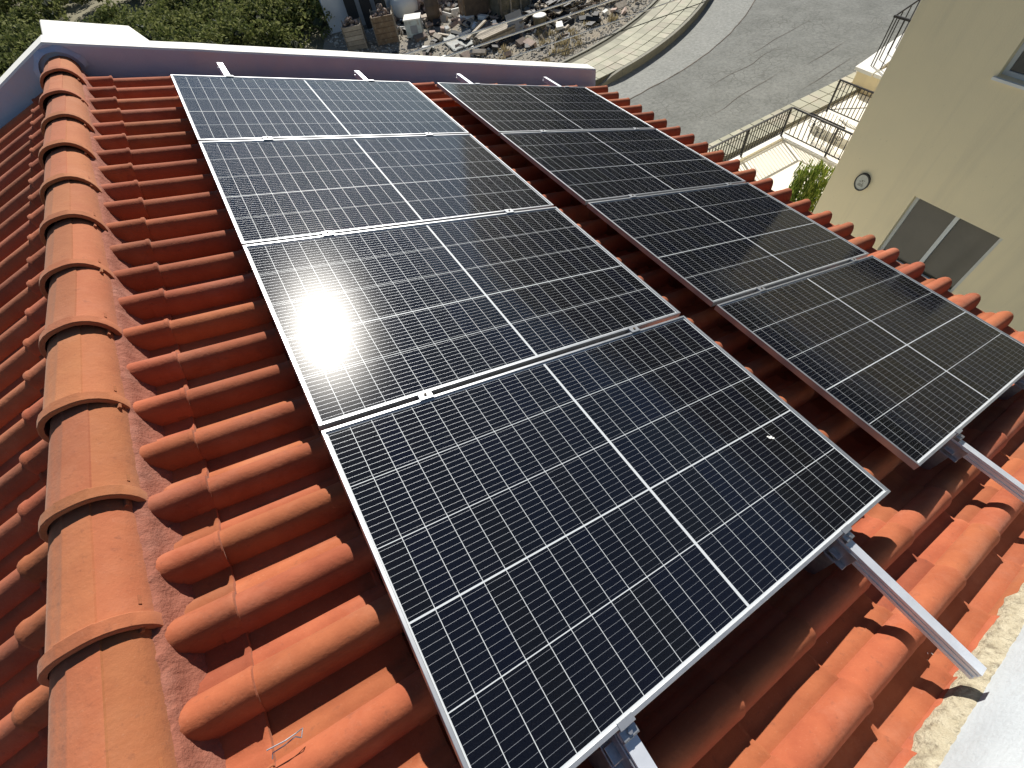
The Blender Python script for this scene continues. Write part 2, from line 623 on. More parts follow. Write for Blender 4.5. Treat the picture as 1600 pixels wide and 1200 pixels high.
while x < 20:
    y = kerb_y(x)
    dy = (kerb_y(x + .01) - y) / .01
    ang = math.atan(dy)
    nrm = Vector((-math.sin(ang), math.cos(ang), 0))
    base = Vector((x, y, PT)) + nrm * .335
    rows = int((inner_y(x) - y - .14) * math.cos(ang) / .4)
    for j in range(rows):
        p = base + nrm * (.4 * j)
        o = place('paving_slab', random.choice(slab_me), pav,
                  Matrix.Translation(p + Vector((0, 0, random.uniform(-.004, .004)))) @ Matrix.Rotation(ang + random.uniform(-.01, .01), 4, 'Z'))
    x += .4 * math.cos(ang)

# near pavement beside the yellow house
pn = MB().box(-10, 40, 7.78, 8.5, GZ - .02, GZ + .10).build('pavement', 'joint')
tag(pn, kind='structure')
for i in range(27):
    for j in range(2):
        place('paving_slab', random.choice(slab_me), pn, Matrix.Translation((9.2 + i * .4, 7.98 + .36 * j, GZ + .118)) @ Matrix.Scale(.9, 4, (0, 1, 0)))

# yard across the road
yard = sheet('yard', [(x, inner_y(x)) for x in px_] + [(30, 60), (7.6, 60), (7.2, 30), (4.9, 24.5), (3.5, 21), (0, 20)], GZ + .21, 'dirt')
kerb2 = MB()
for a, b in zip(px_, px_[1:]):
    kerb2.prism([(a, inner_y(a)), (b, inner_y(b)), (b, inner_y(b) + .1), (a, inner_y(a) + .1)], GZ, PT + .02)
tag(kerb2.build('edging', 'kerb'), kind='structure')

# forecourt of the yellow house
fc = MB().prism([(4.9, -9), (12.9, -9), (12.9, 7.62), (4.9, 7.62)], GZ - .02, GZ + .05)
tag(fc.build('forecourt', 'concrete'), kind='structure')
fs_ = MB().box(12.9, 16.2, -9, 7.78, GZ - .02, GZ + .03)
tag(fs_.build('side_path', 'concrete'), kind='structure')

# ================================================================== the tiled house
house = empty('tiled_house', loc=(0, 0, GZ))
tag(house, 'house whose orange clay tiled gable roof carries two columns of solar panels', 'house')
HM = Matrix.Translation((0, 0, -GZ))        # child basis: world = house @ basis
XR = -.651                                   # ridge axis
PITCH_U, PITCH_V = .3645, .2065
TILE_N = -.248                               # pan level of the tiles
V0 = [.487 + PITCH_V * k for k in range(0, 22)] + [.262, .037, -.188, -.387, -.590]
JU = [-.345 + PITCH_U * k for k in range(14)]

roof = MB()
deck = [(-.63, -.278), (4.30, -.272), (4.30, -.36), (-.63, -.36)]
LW = 3.4
pr = []
for u, n in deck[:2]:
    p = ROOF @ Vector((u, 0, n))
    pr.append((p.x, p.z))
top = (XR, (ROOF @ Vector((-.63, 0, -.276))).z)
right = pr[1]
left = (2 * XR - right[0] + 1.2, right[1] + 1.2 * math.tan(TH))
prof = [left, top, right, (right[0], right[1] - .14), (XR, top[1] - .14), (left[0], left[1] - .14)]
vs_ = [(x, -.70, z) for x, z in prof] + [(x, 5.22, z) for x, z in prof]
n = 6
roof.add(vs_, [tuple(range(n)), tuple(range(2 * n - 1, n - 1, -1))] + [(i, n + i, n + (i + 1) % n, (i + 1) % n) for i in range(n)])
roof_o = roof.build('roof', 'underlay', house, M=HM)
# walls below the eaves
wl_ = MB()
xl, xr = left[0] + .45, right[0] - .5
zt = right[1] - .12
wl_.box(xl, xr, -.55, 5.0, GZ, zt)
wl_.add([(xl, -.55, zt), (xr, -.55, zt), (XR, -.55, top[1] - .15), (xl, 5., zt), (xr, 5., zt), (XR, 5., top[1] - .15)],
        [(0, 1, 2), (5, 4, 3), (1, 4, 5, 2), (0, 2, 5, 3), (0, 3, 4, 1)])
wl_.build('wall', 'white', house, M=HM)

# ---- roof tiles
# profile across the tile: t from the steep foot of the roll (towards -v) to the pan
PROF = [(-.004, -.004), (.0, .018), (.004, .036), (.011, .054), (.021, .068), (.034, .077), (.048, .080), (.062, .0785), (.076, .072), (.088, .061),
        (.097, .049), (.103, .040), (.1035, .028), (.118, .025), (.132, .020), (.141, .010), (.152, .001), (.170, .0), (.232, .0)]
TH_T = .013


def tile_mesh(L, name, var):
    """roll-and-pan tile from u=0 (upper end) to u=L (lower end)"""
    rs = random.Random(var)
    mb = MB()
    us = [0.0, L * .5, L - .019, L - .014, L - .003, L]
    P = []
    for iu, u in enumerate(us):
        lift = .025 * (u / (PITCH_U + .05))
        row = []
        for t, nn in PROF:
            k = 1.0 + .02 * (u / L)
            n_ = nn * k + lift + .0006 * rs.uniform(-1, 1)
            if iu in (3, 4):
                n_ += .004
            if iu == 5:
                n_ -= .002
            row.append((u, t, n_))
        P.append(row)
    n = len(PROF)
    B = []
    for u in (0.0, L):
        lift = .025 * (u / (PITCH_U + .05))
        B.append([(u, t + (.004 if i < 5 else -.003 if 5 < i < 13 else 0), nn + lift - TH_T) for i, (t, nn) in enumerate(PROF)])
    verts = [p for r in P for p in r] + [p for r in B for p in r]
    F = []
    for j in range(len(us) - 1):
        for i in range(n - 1):
            F.append((j * n + i, (j + 1) * n + i, (j + 1) * n + i + 1, j * n + i + 1))
    b0, b1 = len(us) * n, (len(us) + 1) * n
    last = (len(us) - 1) * n
    for i in range(n - 1):
        F.append((b0 + i, b0 + i + 1, b1 + i + 1, b1 + i))
        F.append((last + i, b1 + i, b1 + i + 1, last + i + 1))
        F.append((i, i + 1, b0 + i + 1, b0 + i))
    F.append((0, b0, b1, last, *[j * n for j in range(len(us) - 2, 0, -1)]))
    F.append((n - 1, *[j * n + n - 1 for j in range(1, len(us))], b1 + n - 1, b0 + n - 1))
    mb.add(verts, F)
    me = mb.mesh(name, 'tile', True)
    me.set_sharp_from_angle(angle=math.radians(38)) if hasattr(me, 'set_sharp_from_angle') else None
    return me


LT = PITCH_U + .05
FULL = [tile_mesh(LT, 'roof_tile', i) for i in range(5)]
HALF = [tile_mesh(.25, 'ridge_course_tile', 20 + i) for i in range(3)]
EAVE = [tile_mesh(LT + .10, 'eave_tile', 30 + i) for i in range(3)]
FLIP = Matrix.Translation((XR, 2.25, 0)) @ Matrix.Rotation(PI, 4, 'Z') @ Matrix.Translation((-XR, -2.25, 0))
PANELS_U = [(0.0, 1.754), (2.0167, 3.7707)]


def cam_px(w):
    p = RW @ (np.array(w) - cw)
    if p[2] < .05:
        return None
    return 800 + 724.29 * p[0] / p[2], 600 + 724.29 * p[1] / p[2], p[2]


def seen(w):
    q = cam_px(w)
    if q is None or not (-10 < q[0] < 1610 and -10 < q[1] < 1210):
        return None
    d = M3.T @ np.array(w)
    s = CR[2] / (CR[2] - d[2])
    if s < 1:
        hu = CR[0] + (d[0] - CR[0]) * s
        hv = CR[1] + (d[1] - CR[1]) * s
        if 0 < hv < 4.445 and any(a < hu < b for a, b in PANELS_U):
            return None
    return q


tiles = []
for side in (0, 1):
    rows = V0 if side == 0 else [.487 + PITCH_V * k - .14 for k in range(-5, 23)]
    ncourse = 14 if side == 0 else 10
    for v0 in rows:
        for k in range(ncourse):
            if side == 0 and k == 13:
                me, ustart = random.choice(EAVE), JU[13] - LT
            elif k == 0:
                me, ustart = random.choice(HALF), JU[0] - .25
            else:
                me, ustart = random.choice(FULL), JU[k] - LT
            M = Matrix.Translation((ustart + random.gauss(0, .0035), v0 + random.gauss(0, .0018), TILE_N + .007 * (ustart + .5) * (1 - side) + random.gauss(0, .001)))
            M = M @ Matrix.Rotation(random.gauss(0, .0035), 4, 'Z') @ Matrix.Rotation(random.gauss(0, .006), 4, 'X')
            W = ROOF @ M
            if side:
                W = FLIP @ W
            L = me.vertices[-1].co.x
            area = 0
            qs = [seen(W @ Vector((L * a, b, c))) for a in (.15, .5, .85, 1.0) for b, c in ((.03, .07), (.09, .06), (.17, .01))]
            ok = [q for q in qs if q]
            if ok:
                zz = min(q[2] for q in ok)
                area = len(ok) / (zz * zz)
            tiles.append((area, len(tiles), me, W, side))
order = sorted(tiles, key=lambda t: -t[0])
n_single = 298
groups = {}
rest = {0: MB(), 1: MB()}
HI = HM
for i, (area, idx, me, W, side) in enumerate(order):
    if i < n_single and area > 0:
        place('roof_tile', me, roof_o, W)
    else:
        co = np.empty(len(me.vertices) * 3)
        me.vertices.foreach_get('co', co)
        co = co.reshape(-1, 3)
        A = np.array(W)
        cw_ = co @ A[:3, :3].T + A[:3, 3]
        rest[side].add(cw_.tolist(), [tuple(p.vertices) for p in me.polygons])
for s in (0, 1):
    if rest[s].v:
        o = rest[s].build('roof_tiles', 'tile', roof_o, True)
        if hasattr(o.data, 'set_sharp_from_angle'):
            o.data.set_sharp_from_angle(angle=math.radians(38))
        o['kind'] = 'stuff'

# ---- ridge tiles
def ridge_mesh(var, Lr=.425):
    rs = random.Random(var)
    a, b = .113, .090
    secs = [(0.0, .009, .015), (.003, .012, .019), (.036, .012, .019), (.039, .010, .016), (.0395, .003, .006), (.043, .0025, .005), (.2, -.001, -.002), (Lr, -.006, -.010)]
    angs = [-12, 0, 10, 22, 35, 48, 60, 69, 71, 74, 82, 90, 97, 99, 102, 112, 125, 140, 155, 170, 180, 192]
    verts, F = [], []
    ns = len(angs)
    for y, da, db in secs:
        for A in angs:
            t = math.radians(A)
            e = .0035 if 71 <= A <= 99 and y > .034 else 0.0
            c, s = math.cos(t), math.sin(t)
            # slightly flattened crown
            pw = abs(c) ** .8 * (1 if c >= 0 else -1)
            verts.append(((a + da + e) * pw, y, (b + db + e) * s))
    inner = len(verts)
    for y, da, db in ((0.0, -.004, .004), (Lr, -.018, -.022)):
        for A in angs:
            t = math.radians(A)
            c, s = math.cos(t), math.sin(t)
            pw = abs(c) ** .8 * (1 if c >= 0 else -1)
            verts.append(((a + da) * pw, y, (b + db) * s))
    for j in range(len(secs) - 1):
        for i in range(ns - 1):
            F.append((j * ns + i, j * ns + i + 1, (j + 1) * ns + i + 1, (j + 1) * ns + i))
    F = [tuple(reversed(f)) for f in F]
    l0 = (len(secs) - 1) * ns
    for i in range(ns - 1):
        F.append((inner + i, inner + i + 1, inner + ns + i + 1, inner + ns + i))
        F.append((i, i + 1, inner + i + 1, inner + i))
        F.append((l0 + i, inner + ns + i, inner + ns + i + 1, l0 + i + 1))
    mb = MB().add(verts, F)
    # two fixing nibs on the sun side
    for (A, y) in ((20, .075), (20, .385)):
        t = math.radians(A)
        Mx = Matrix.Translation((a * math.cos(t) ** .8 - .002, y, b * math.sin(t))) @ Matrix.Rotation(PI / 2 - t, 4, 'Y')
        mb.box(-.004, .004, -.012, .012, -.004, .006, Mx)
    me = mb.mesh('ridge_tile', 'ridge', True)
    if hasattr(me, 'set_sharp_from_angle'):
        me.set_sharp_from_angle(angle=math.radians(35))
    return me


RIDGE = [ridge_mesh(i) for i in range(3)]
for k in range(-3, 12):
    y = .385 + .393 * k + random.gauss(0, .004)
    M = Matrix.Translation((XR + random.gauss(0, .003), y, .033 + random.gauss(0, .0015))) @ Matrix.Rotation(random.gauss(0, .012), 4, 'Z') @ Matrix.Rotation(random.gauss(0, .03), 4, 'Y') @ Matrix.Rotation(-.008, 4, 'X')
    place('ridge_tile', RIDGE[k % 3], roof_o, M)

# ---- mortar bedding along both sides of the ridge
for side in (0, 1):
    mb = MB()
    nu, nv = 26, 640
    vv = []
    for j in range(nv + 1):
        v = -.68 + 5.66 * j / nv
        wob = .010 * mnoise.noise(Vector((v * 5.0, side * 9.0, 0)))
        for i in range(nu + 1):
            s = i / nu
            u = -.565 + .182 * s + wob * s * .6
            n_ = float(np.interp(u, [-.57, -.532, -.505, -.485, -.447, -.40], [-.140, -.146, -.160, -.200, -.240, -.290]))
            p = Vector((u * 34, v * 34, side * 7))
            n_ += .005 * mnoise.noise(p) + .0035 * mnoise.noise(p * 2.9) + .008 * mnoise.noise(p * .3) * s + (.004 if mnoise.noise(p * 2.2 + Vector((5, 0, 0))) > .42 else 0)
            w = ROOF @ Vector((u, v, n_))
            if side:
                w = FLIP @ w
            vv.append(tuple(w))
    F = [(j * (nu + 1) + i, j * (nu + 1) + i + 1, (j + 1) * (nu + 1) + i + 1, (j + 1) * (nu + 1) + i) for j in range(nv) for i in range(nu)]
    mb.add(vv, F)
    mb.build('mortar_bedding', 'mortar', roof_o, True)

# ---- gable parapets
def gable(y0, y1, nt, name, xlow):
    """wall standing nt above the panel plane on both slopes"""
    p_top = ROOF @ Vector((0, 0, nt))
    z_r = p_top.z + (p_top.x - XR) * math.tan(TH)          # height of the coping at the ridge line
    xr_ = 4.2 if name == 'far' else 4.33
    sr = sl = math.tan(TH)
    if name == 'far':
        z_r -= .028
        sr -= .028 / (xr_ - XR)
        sl = .37
    rs = random.Random(name)
    segs = []
    nseg = 40
    xs = [xlow + (xr_ - xlow) * i / nseg for i in range(nseg + 1)]
    xs = sorted(xs + [XR])
    verts, F = [], []
    for x_ in xs:
        z = z_r - (x_ - XR) * sr if x_ > XR else z_r - (XR - x_) * sl
        dz = .004 * mnoise.noise(Vector((x_ * 3, y0 * 5, 0)))
        dy = .003 * mnoise.noise(Vector((x_ * 4, y0 * 5, 7)))
        b = z - .62
        for (yy, zz) in ((y0, b), (y0 + dy, z - .012 + dz), (y0 + .012 + dy, z + dz), (y1 - .012, z + dz), (y1, z - .012 + dz), (y1, b)):
            verts.append((x_, yy, zz))
    for j in range(len(xs) - 1):
        for i in range(5):
            F.append((j * 6 + i, j * 6 + i + 1, (j + 1) * 6 + i + 1, (j + 1) * 6 + i))
    F.append(tuple(range(5, -1, -1)))
    L = (len(xs) - 1) * 6
    F.append(tuple(L + i for i in range(6)))
    F = [tuple(reversed(f)) for f in F]
    o = MB().add(verts, F).build('parapet', 'coping' if name == 'far' else 'white', house, M=HM)
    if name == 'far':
        o.data.materials.append(MAT['lavender'])  # lavender-grey on the face towards the panels, white elsewhere
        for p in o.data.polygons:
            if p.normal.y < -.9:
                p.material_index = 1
    return o


gable(5.08, 5.27, .010, 'far', -4.6)
gable(-.74, -.53, .18, 'near', -4.6)
# render collar round the last ridge tile, and the plastered pier behind the far gable
mb = MB()
for k in range(15):
    t0, t1 = PI * k / 14 - .1, PI * (k + 1) / 14 - .1
    for (ra, rb, y) in ((.137, .122, 5.045),):
        q = []
        for t in (t0, t1):
            for s, yy in ((1.0, y), (1.22 + .05 * math.sin(7 * t), y + .03)):
                q.append((XR + ra * s * math.cos(t), yy, .03 + rb * s * math.sin(t)))
        mb.add(q, [(0, 1, 3, 2)])
mb.build('render_collar', 'lavender', house, M=HM)
pier = MB().prism([(-.68, 5.272), (-.02, 5.272), (-.14, 5.70), (-.70, 5.70)], -.55, -.028)
bevel(pier.build('plastered_pier', 'coping', house, M=HM @ ROOF), .008)

# cream mortar bead along the near parapet
mb = MB()
nu, nv = 520, 14
vv = []
for i in range(nu + 1):
    u = .2 + 4.1 * i / nu
    e = .014 * mnoise.noise(Vector((u * 5, 3, 0))) + .006 * mnoise.noise(Vector((u * 19, 3, 0)))
    for j in range(nv + 1):
        s = j / nv
        v = -.545 + (.052 + e) * s
        n_ = -.125 - .05 * s ** 2.2
        p = Vector((u * 40, v * 40, 1))
        n_ += .005 * mnoise.noise(p) + .004 * mnoise.noise(p * 2.6) + .008 * mnoise.noise(p * .35)
        if j == nv:
            n_ -= .09
        vv.append(tuple(ROOF @ Vector((u, v, n_ + .007 * (u + .5) + .016))))
F = [(i * (nv + 1) + j, (i + 1) * (nv + 1) + j, (i + 1) * (nv + 1) + j + 1, i * (nv + 1) + j + 1) for i in range(nu) for j in range(nv)]
mb.add(vv, F)
mb.build('mortar_bead', 'foam', house, True, HM)

# eaves gutter board
mb = MB()
mb.box(4.26, 4.29, -.7, 5.1, -.40, -.276)
tmp = mb.mesh('eaves_board', 'wooddark')
place('eaves_board', tmp, house, HM @ ROOF)

# ================================================================== solar panels
PL, PW, PH, GAP = 1.754, 1.096, .030, .0202
LIP = .0105


def frame_mesh():
    mb = MB()
    prof = [(0, -PH), (.025, -PH), (.025, -PH + .002), (.002, -PH + .002), (.002, -.009), (LIP, -.009), (LIP, -.0008), (LIP - .001, 0), (.001, 0), (0, -.001)]
    hx, hy = PL / 2, PW / 2
    corners = [(-hx, -hy, 1, 1), (hx, -hy, -1, 1), (hx, hy, -1, -1), (-hx, hy, 1, -1)]
    n = len(prof)
    vs_ = []
    for (x, y, sx, sy) in corners:
        for d, z in prof:
            vs_.append((x + sx * d, y + sy * d, z))
    F = []
    for c in range(4):
        d = (c + 1) % 4
        for i in range(n):
            F.append((c * n + i, d * n + i, d * n + (i + 1) % n, c * n + (i + 1) % n))
    return mb.add(vs_, [tuple(reversed(f)) for f in F]).mesh('frame', 'alu')


FRAME = frame_mesh()
hx, hy = PL / 2 - LIP + .001, PW / 2 - LIP + .001
SHEET = MB().box(-hx, hx, -hy, hy, -.0088, -.0062).mesh('backsheet', 'backsheet')
GLASS = MB().add([(-hx, -hy, -.0022), (hx, -hy, -.0022), (hx, hy, -.0022), (-hx, hy, -.0022)], [(0, 1, 2, 3)]).mesh('glass', 'glass')
CU, CV = .0694, .2092
CELL = MB().box(-CU / 2, CU / 2, -CV / 2, CV / 2, -.0001, .0001).mesh('cell', 'cell')
JBOX = MB().box(-.05, .05, -.03, .03, -.028, -.009).mesh('junction_box', 'blackmetal')
cu_pos = []
u = .0155 + CU / 2
for r in range(24):
    cu_pos.append(u - PL / 2)
    u += CU + (.0108 if r == 11 else .0020)
cv_pos = []
v = .0182 + CV / 2
for c in range(5):
    cv_pos.append(v - PW / 2)
    v += CV + (.0056 if c == 1 else .0030)
names_row = ['nearest the camera', 'second from the camera', 'third from the camera', 'farthest, beside the white gable parapet']
extra = {(0, 0): 'with a bird dropping on it', (0, 1): '', (0, 2): '', (0, 3): ''}
panel_objs = []
for c in range(2):
    for r in range(4):
        uc = PANELS_U[c][0] + PL / 2
        vc = r * (PW + GAP) + PW / 2
        M = ROOF @ Matrix.Translation((uc, vc, random.gauss(0, .0006)))
        M = M @ Matrix.Rotation(random.gauss(0, .0007), 4, 'X') @ Matrix.Rotation(random.gauss(0, .0007), 4, 'Y')
        e = empty('solar_panel', M)
        lab = 'black solar panel in the %s column, %s' % (('ridge-side left', 'eaves-side right')[c], names_row[r])
        if (c, r) == (0, 1):
            lab = 'black solar panel with the bright sun reflection, second from the camera'
        tag(e, lab, 'solar panel', 'solar panels on the tiled roof')
        place('frame', FRAME, e)
        bs = place('backsheet', SHEET, e)
        place('glass', GLASS, e)
        place('junction_box', JBOX, e, Matrix.Translation((0, .1, 0)))
        for a in cu_pos:
            for b in cv_pos:
                place('cell', CELL, bs, Matrix.Translation((a, b, -.0060)))
        panel_objs.append(e)

# ================================================================== rails and clamps
def rail_profile():
    # outline of a 40 x 42 mm slotted extrusion: (a across, b up), top slot and side slot
    return [(-.020, -.042), (.020, -.042), (.020, -.030), (.015, -.030), (.015, -.020), (.020, -.020), (.020, 0), (-.0195, 0), (-.020, -.0005),
            (-.020, -.009), (-.0165, -.0095), (-.0165, -.0125), (-.020, -.013), (-.020, -.021), (-.014, -.022), (-.014, -.030), (-.020, -.031)]


def clamp_mid(root, u, v):
    mb = MB()
    mb.box(u - .026, u + .026, v - .0195, v + .0195, .0008, .0042)
    mb.box(u - .026, u + .026, v - .008, v + .008, -.03, .0008)
    c = mb.build('mid_clamp', 'alu', root)
    bevel(c, .0012)
    hx_ = [(u + .0058 * math.cos(t), v + .0058 * math.sin(t)) for t in [PI / 3 * i for i in range(6)]]
    MB().prism(hx_, .0042, .0085).build('bolt', 'wooddark', c)


def clamp_end(root, u, v, s):
    mb = MB()
    mb.box(u - .024, u + .024, min(v - s * .012, v + s * .006), max(v - s * .012, v + s * .006), .0008, .0045)
    mb.box(u - .024, u + .024, min(v + s * .002, v + s * .006), max(v + s * .002, v + s * .006), -.03, .0008)
    mb.box(u - .024, u + .024, min(v + s * .006, v + s * .030), max(v + s * .006, v + s * .030), -.018, -.013)
    mb.box(u - .024, u + .024, min(v + s * .026, v + s * .030), max(v + s * .026, v + s * .030), -.03, -.013)
    c = mb.build('end_clamp', 'alu', root)
    bevel(c, .001)
    hx_ = [(u + .0068 * math.cos(t), v + s * .017 + .0068 * math.sin(t)) for t in [PI / 3 * i for i in range(6)]]
    b = MB()
    b.prism(hx_, -.013, -.006)
    b.build('bolt', 'steel', c)


rails = [(.365, -.475, 4.86, 'left column, on its ridge side'), (1.415, -.478, 4.80, 'left column, on its eaves side'),
         (2.435, -.485, 4.83, 'right column, on its ridge side'), (3.515, -.48, 4.85, 'right column, on its eaves side')]
for i, (u, va, vb, lab) in enumerate(rails):
    e = empty('mounting_rail', ROOF.copy())
    tag(e, 'silver aluminium mounting rail under the ' + lab, 'rail', 'mounting rails under the solar panels')
    Ms = [Matrix(((1, 0, 0, u), (0, 0, 1, v_), (0, 1, 0, -PH - .0005), (0, 0, 0, 1))) for v_ in (va, vb)]
    MB().extrude(rail_profile(), Ms).build('rail', 'rail', e)
    for r in (1, 2, 3):
        clamp_mid(e, u + random.uniform(-.006, .006), r * PW + (r - .5) * GAP)
    clamp_end(e, u, 0.0, -1)
    clamp_end(e, u, 4 * PW + 3 * GAP, 1)
    # roof hooks: strap down to the tile
    for v_ in (-.035, .88, 2.02, 3.1, 4.2):
        h = MB()
        h.box(u - .052, u - .021, v_ - .05, v_ + .05, -.098, -.093)
        h.box(u - .026, u - .021, v_ - .05, v_ + .05, -.093, -.040)
        h.box(u - .052, u - .047, v_ - .02, v_ + .02, -.235, -.098)
        h.box(u - .052, u + .02, v_ - .02, v_ + .02, -.079, -.0735)
        bevel(h.build('roof_hook', 'steel', e), .001)

# small things lying on the roof
mb = MB()
c0 = ROOF @ Vector((0, 0, 0))
for (du, dv, s) in ((1.508, .387, .008), (1.516, .379, .005), (1.50, .395, .004)):
    ring = [(du + s * 1.4 * math.cos(t) * (1 + .2 * math.sin(3 * t)), dv + s * .7 * math.sin(t)) for t in [2 * PI * i / 10 for i in range(10)]]
    mb.prism(ring, -.0021, -.0008)
o = mb.build('bird_dropping', 'dropping')
o.matrix_basis = ROOF
tag(o, 'small white bird dropping on the nearest left solar panel', 'dropping')

wire = [(-.350, .388, -.152), (-.31, .384, -.146), (-.287, .386, -.148), (-.272, .390, -.156), (-.279, .373, -.156), (-.290, .381, -.150), (-.315, .378, -.156), (-.341, .378, -.160), (-.346, .362, -.163)]
mb = MB()
pts = []
for i in range(len(wire) - 1):
    for s in (0, .34, .67):
        a, b = Vector(wire[i]), Vector(wire[i + 1])
        pts.append(ROOF @ a.lerp(b, s))
mb.tube(pts, .0016, 5)
tag(mb.build('tie_wire', 'steel'), 'bent end of galvanised tie wire lying on a clay tile', 'wire')

mb = MB()
rs = random.Random(4)
for i in range(110):
    row = rs.choice([-.387, -.387, -.590])
    u = rs.uniform(1.2, 2.6)
    v = row + .205 + rs.gauss(-.045, .010)
    s = rs.uniform(.0015, .006)
    M = ROOF @ Matrix.Translation((u, v, TILE_N + .018 + rs.uniform(0, .004))) @ Matrix.Rotation(rs.uniform(0, PI), 4, 'Z') @ Matrix.Rotation(rs.uniform(-.8, .8), 4, 'X')
    mb.box(-s, s, -s * .5, s * .5, 0, .0012, M)
o = mb.build('mortar_crumbs', 'dropping')
tag(o, 'pale mortar crumbs and metal shavings lying between the tiles', 'debris', kind='stuff')

# ================================================================== yellow neighbouring house
XW, YC = 9.0, 4.07
yh = empty('yellow_house', loc=(XW, YC, GZ))
tag(yh, 'plain yellow rendered house wall with aluminium windows, beyond the eaves', 'house')
YM = Matrix.Translation((-XW, -YC, -GZ))
ops = [(1.32, 2.68, -5.28, -4.05), (1.12, 2.70, -2.27, -1.02), (-2.6, -1.3, -5.28, -4.05), (-2.6, -1.3, -2.27, -1.02)]
ys = sorted({-8.0, YC, *[o[0] for o in ops], *[o[1] for o in ops]})
zs = sorted({GZ, 0.2, *[o[2] for o in ops], *[o[3] for o in ops]})
mb = MB()
for y0, y1 in zip(ys, ys[1:]):
    for z0, z1 in zip(zs, zs[1:]):
        ym, zm = (y0 + y1) / 2, (z0 + z1) / 2
        if any(a < ym < b and c < zm < d for a, b, c, d in ops):
            continue
        mb.add([(XW, y0, z0), (XW, y1, z0), (XW, y1, z1), (XW, y0, z1)], [(0, 3, 2, 1)])
for a, b, c, d in ops:
    D = .17
    mb.add([(XW, a, c), (XW, b, c), (XW, b, d), (XW, a, d), (XW + D, a, c), (XW + D, b, c), (XW + D, b, d), (XW + D, a, d)],
           [(0, 1, 5, 4), (1, 2, 6, 5), (2, 3, 7, 6), (3, 0, 4, 7)])
mb.add([(XW, YC, GZ), (XW + 8, YC, GZ), (XW + 8, YC, .2), (XW, YC, .2)], [(0, 1, 2, 3)])
mb.add([(XW + 8, YC, GZ), (XW + 8, -8, GZ), (XW + 8, -8, .2), (XW + 8, YC, .2)], [(0, 1, 2, 3)])
mb.add([(XW, -8, GZ), (XW + 8, -8, GZ), (XW + 8, -8, .2), (XW, -8, .2)], [(3, 2, 1, 0)])
mb.build('wall', 'yellow', yh, M=YM)
MB().box(XW - .25, XW + 8.25, -8.25, YC + .25, .2, .38).build('roof', 'coping', yh, M=YM)
for i, (a, b, c, d) in enumerate(ops):
    fr = MB()
    f = .055
    x0, x1 = XW + .095, XW + .145
    fr.box(x0, x1, a + .002, a + f, c + .002, d - .002)
    fr.box(x0, x1, b - f, b - .002, c + .002, d - .002)
    fr.box(x0, x1, a + f, b - f, c + .002, c + f)
    fr.box(x0, x1, a + f, b - f, d - f * .45, d - .002)
    mid = (a + b) / 2
    fr.box(x0 - .012, x1, mid - .03, mid + .03, c + f, d - f * .45)
    w = fr.build('window', 'frame', yh, M=YM)
    for (y0, y1, xx) in ((a + f, mid - .03, x0 + .03), (mid + .03, b - f, x0 + .018)):
        MB().box(xx, xx + .006, y0 + .001, y1 - .001, c + f + .001, d - f * .45 - .001).build('pane', 'pane', w)
    MB().box(XW - .035, XW + .07, a - .03, b + .03, c - .035, c - .002).build('sill', 'coping', yh, M=YM)
# oval plaque
pl = empty('wall_plaque', loc=(XW, 3.52, -4.21))
tag(pl, 'small oval plaque with a dark rim on the yellow house wall', 'plaque')
el = [(.105 * math.cos(t), .135 * math.sin(t)) for t in [2 * PI * i / 28 for i in range(28)]]
mb = MB()
vs_ = [(-.03, y, z) for y, z in el] + [(0, y, z) for y, z in el]
nn = 28
mb.add(vs_, [tuple(range(nn)), tuple(range(2 * nn - 1, nn - 1, -1))] + [(i, nn + i, nn + (i + 1) % nn, (i + 1) % nn) for i in range(nn)])
mb.build('face', 'plaque', pl)
mb = MB()
for i in range(nn):
    j = (i + 1) % nn
    q = []
    for k in (i, j):
        for s, xx in ((1.0, -.002), (1.0, -.038), (1.16, -.038), (1.16, -.002)):
            q.append((xx, el[k][0] * s, el[k][1] * s))
    mb.add(q, [(0, 1, 5, 4), (1, 2, 6, 5), (2, 3, 7, 6)])
mb.build('rim', 'blackmetal', pl)
mb = MB()
for (y0, y1, z0, z1) in ((-.05, .045, -.055, -.047), (-.045, .05, -.072, -.064), (-.04, .04, -.038, -.030), (-.012, .012, .012, .036), (-.04, -.02, .03, .04), (.02, .045, .0, .01), (-.03, -.02, -.02, .005)):
    mb.box(-.0315, -.030, y0, y1, z0, z1)
mb.build('faded_marks', 'ink', pl)

# railings of the forecourt
def railing(name, A, B, z0, z1, label, nb=None, posts=(0, 1), kerb=True):
    A, B = Vector((*A, 0)), Vector((*B, 0))
    L = (B - A).length
    ang = math.atan2((B - A).y, (B - A).x)
    M = Matrix.Translation((A.x, A.y, 0)) @ Matrix.Rotation(ang, 4, 'Z')
    e = empty(name, M)
    tag(e, label, 'railing', 'black iron railings')
    MB().box(-.02, L + .02, -.02, .02, z1 - .03, z1).build('top_rail', 'blackmetal', e)
    MB().box(0, L, -.012, .012, z0 + .08, z0 + .10).build('bottom_rail', 'blackmetal', e)
    nb = nb or int(L / .105)
    bar = MB().box(-.009, .009, -.009, .009, z0 + .10, z1 - .03).mesh('bar', 'blackmetal')
    for i in range(1, nb):
        place('bar', bar, e, Matrix.Translation((L * i / nb, 0, 0)))
    post = MB().box(-.02, .02, -.022, .022, z0, z1 - .031).mesh('post', 'blackmetal')
    for s in posts:
        place('post', post, e, Matrix.Translation((L * s, 0, 0)))
    return e


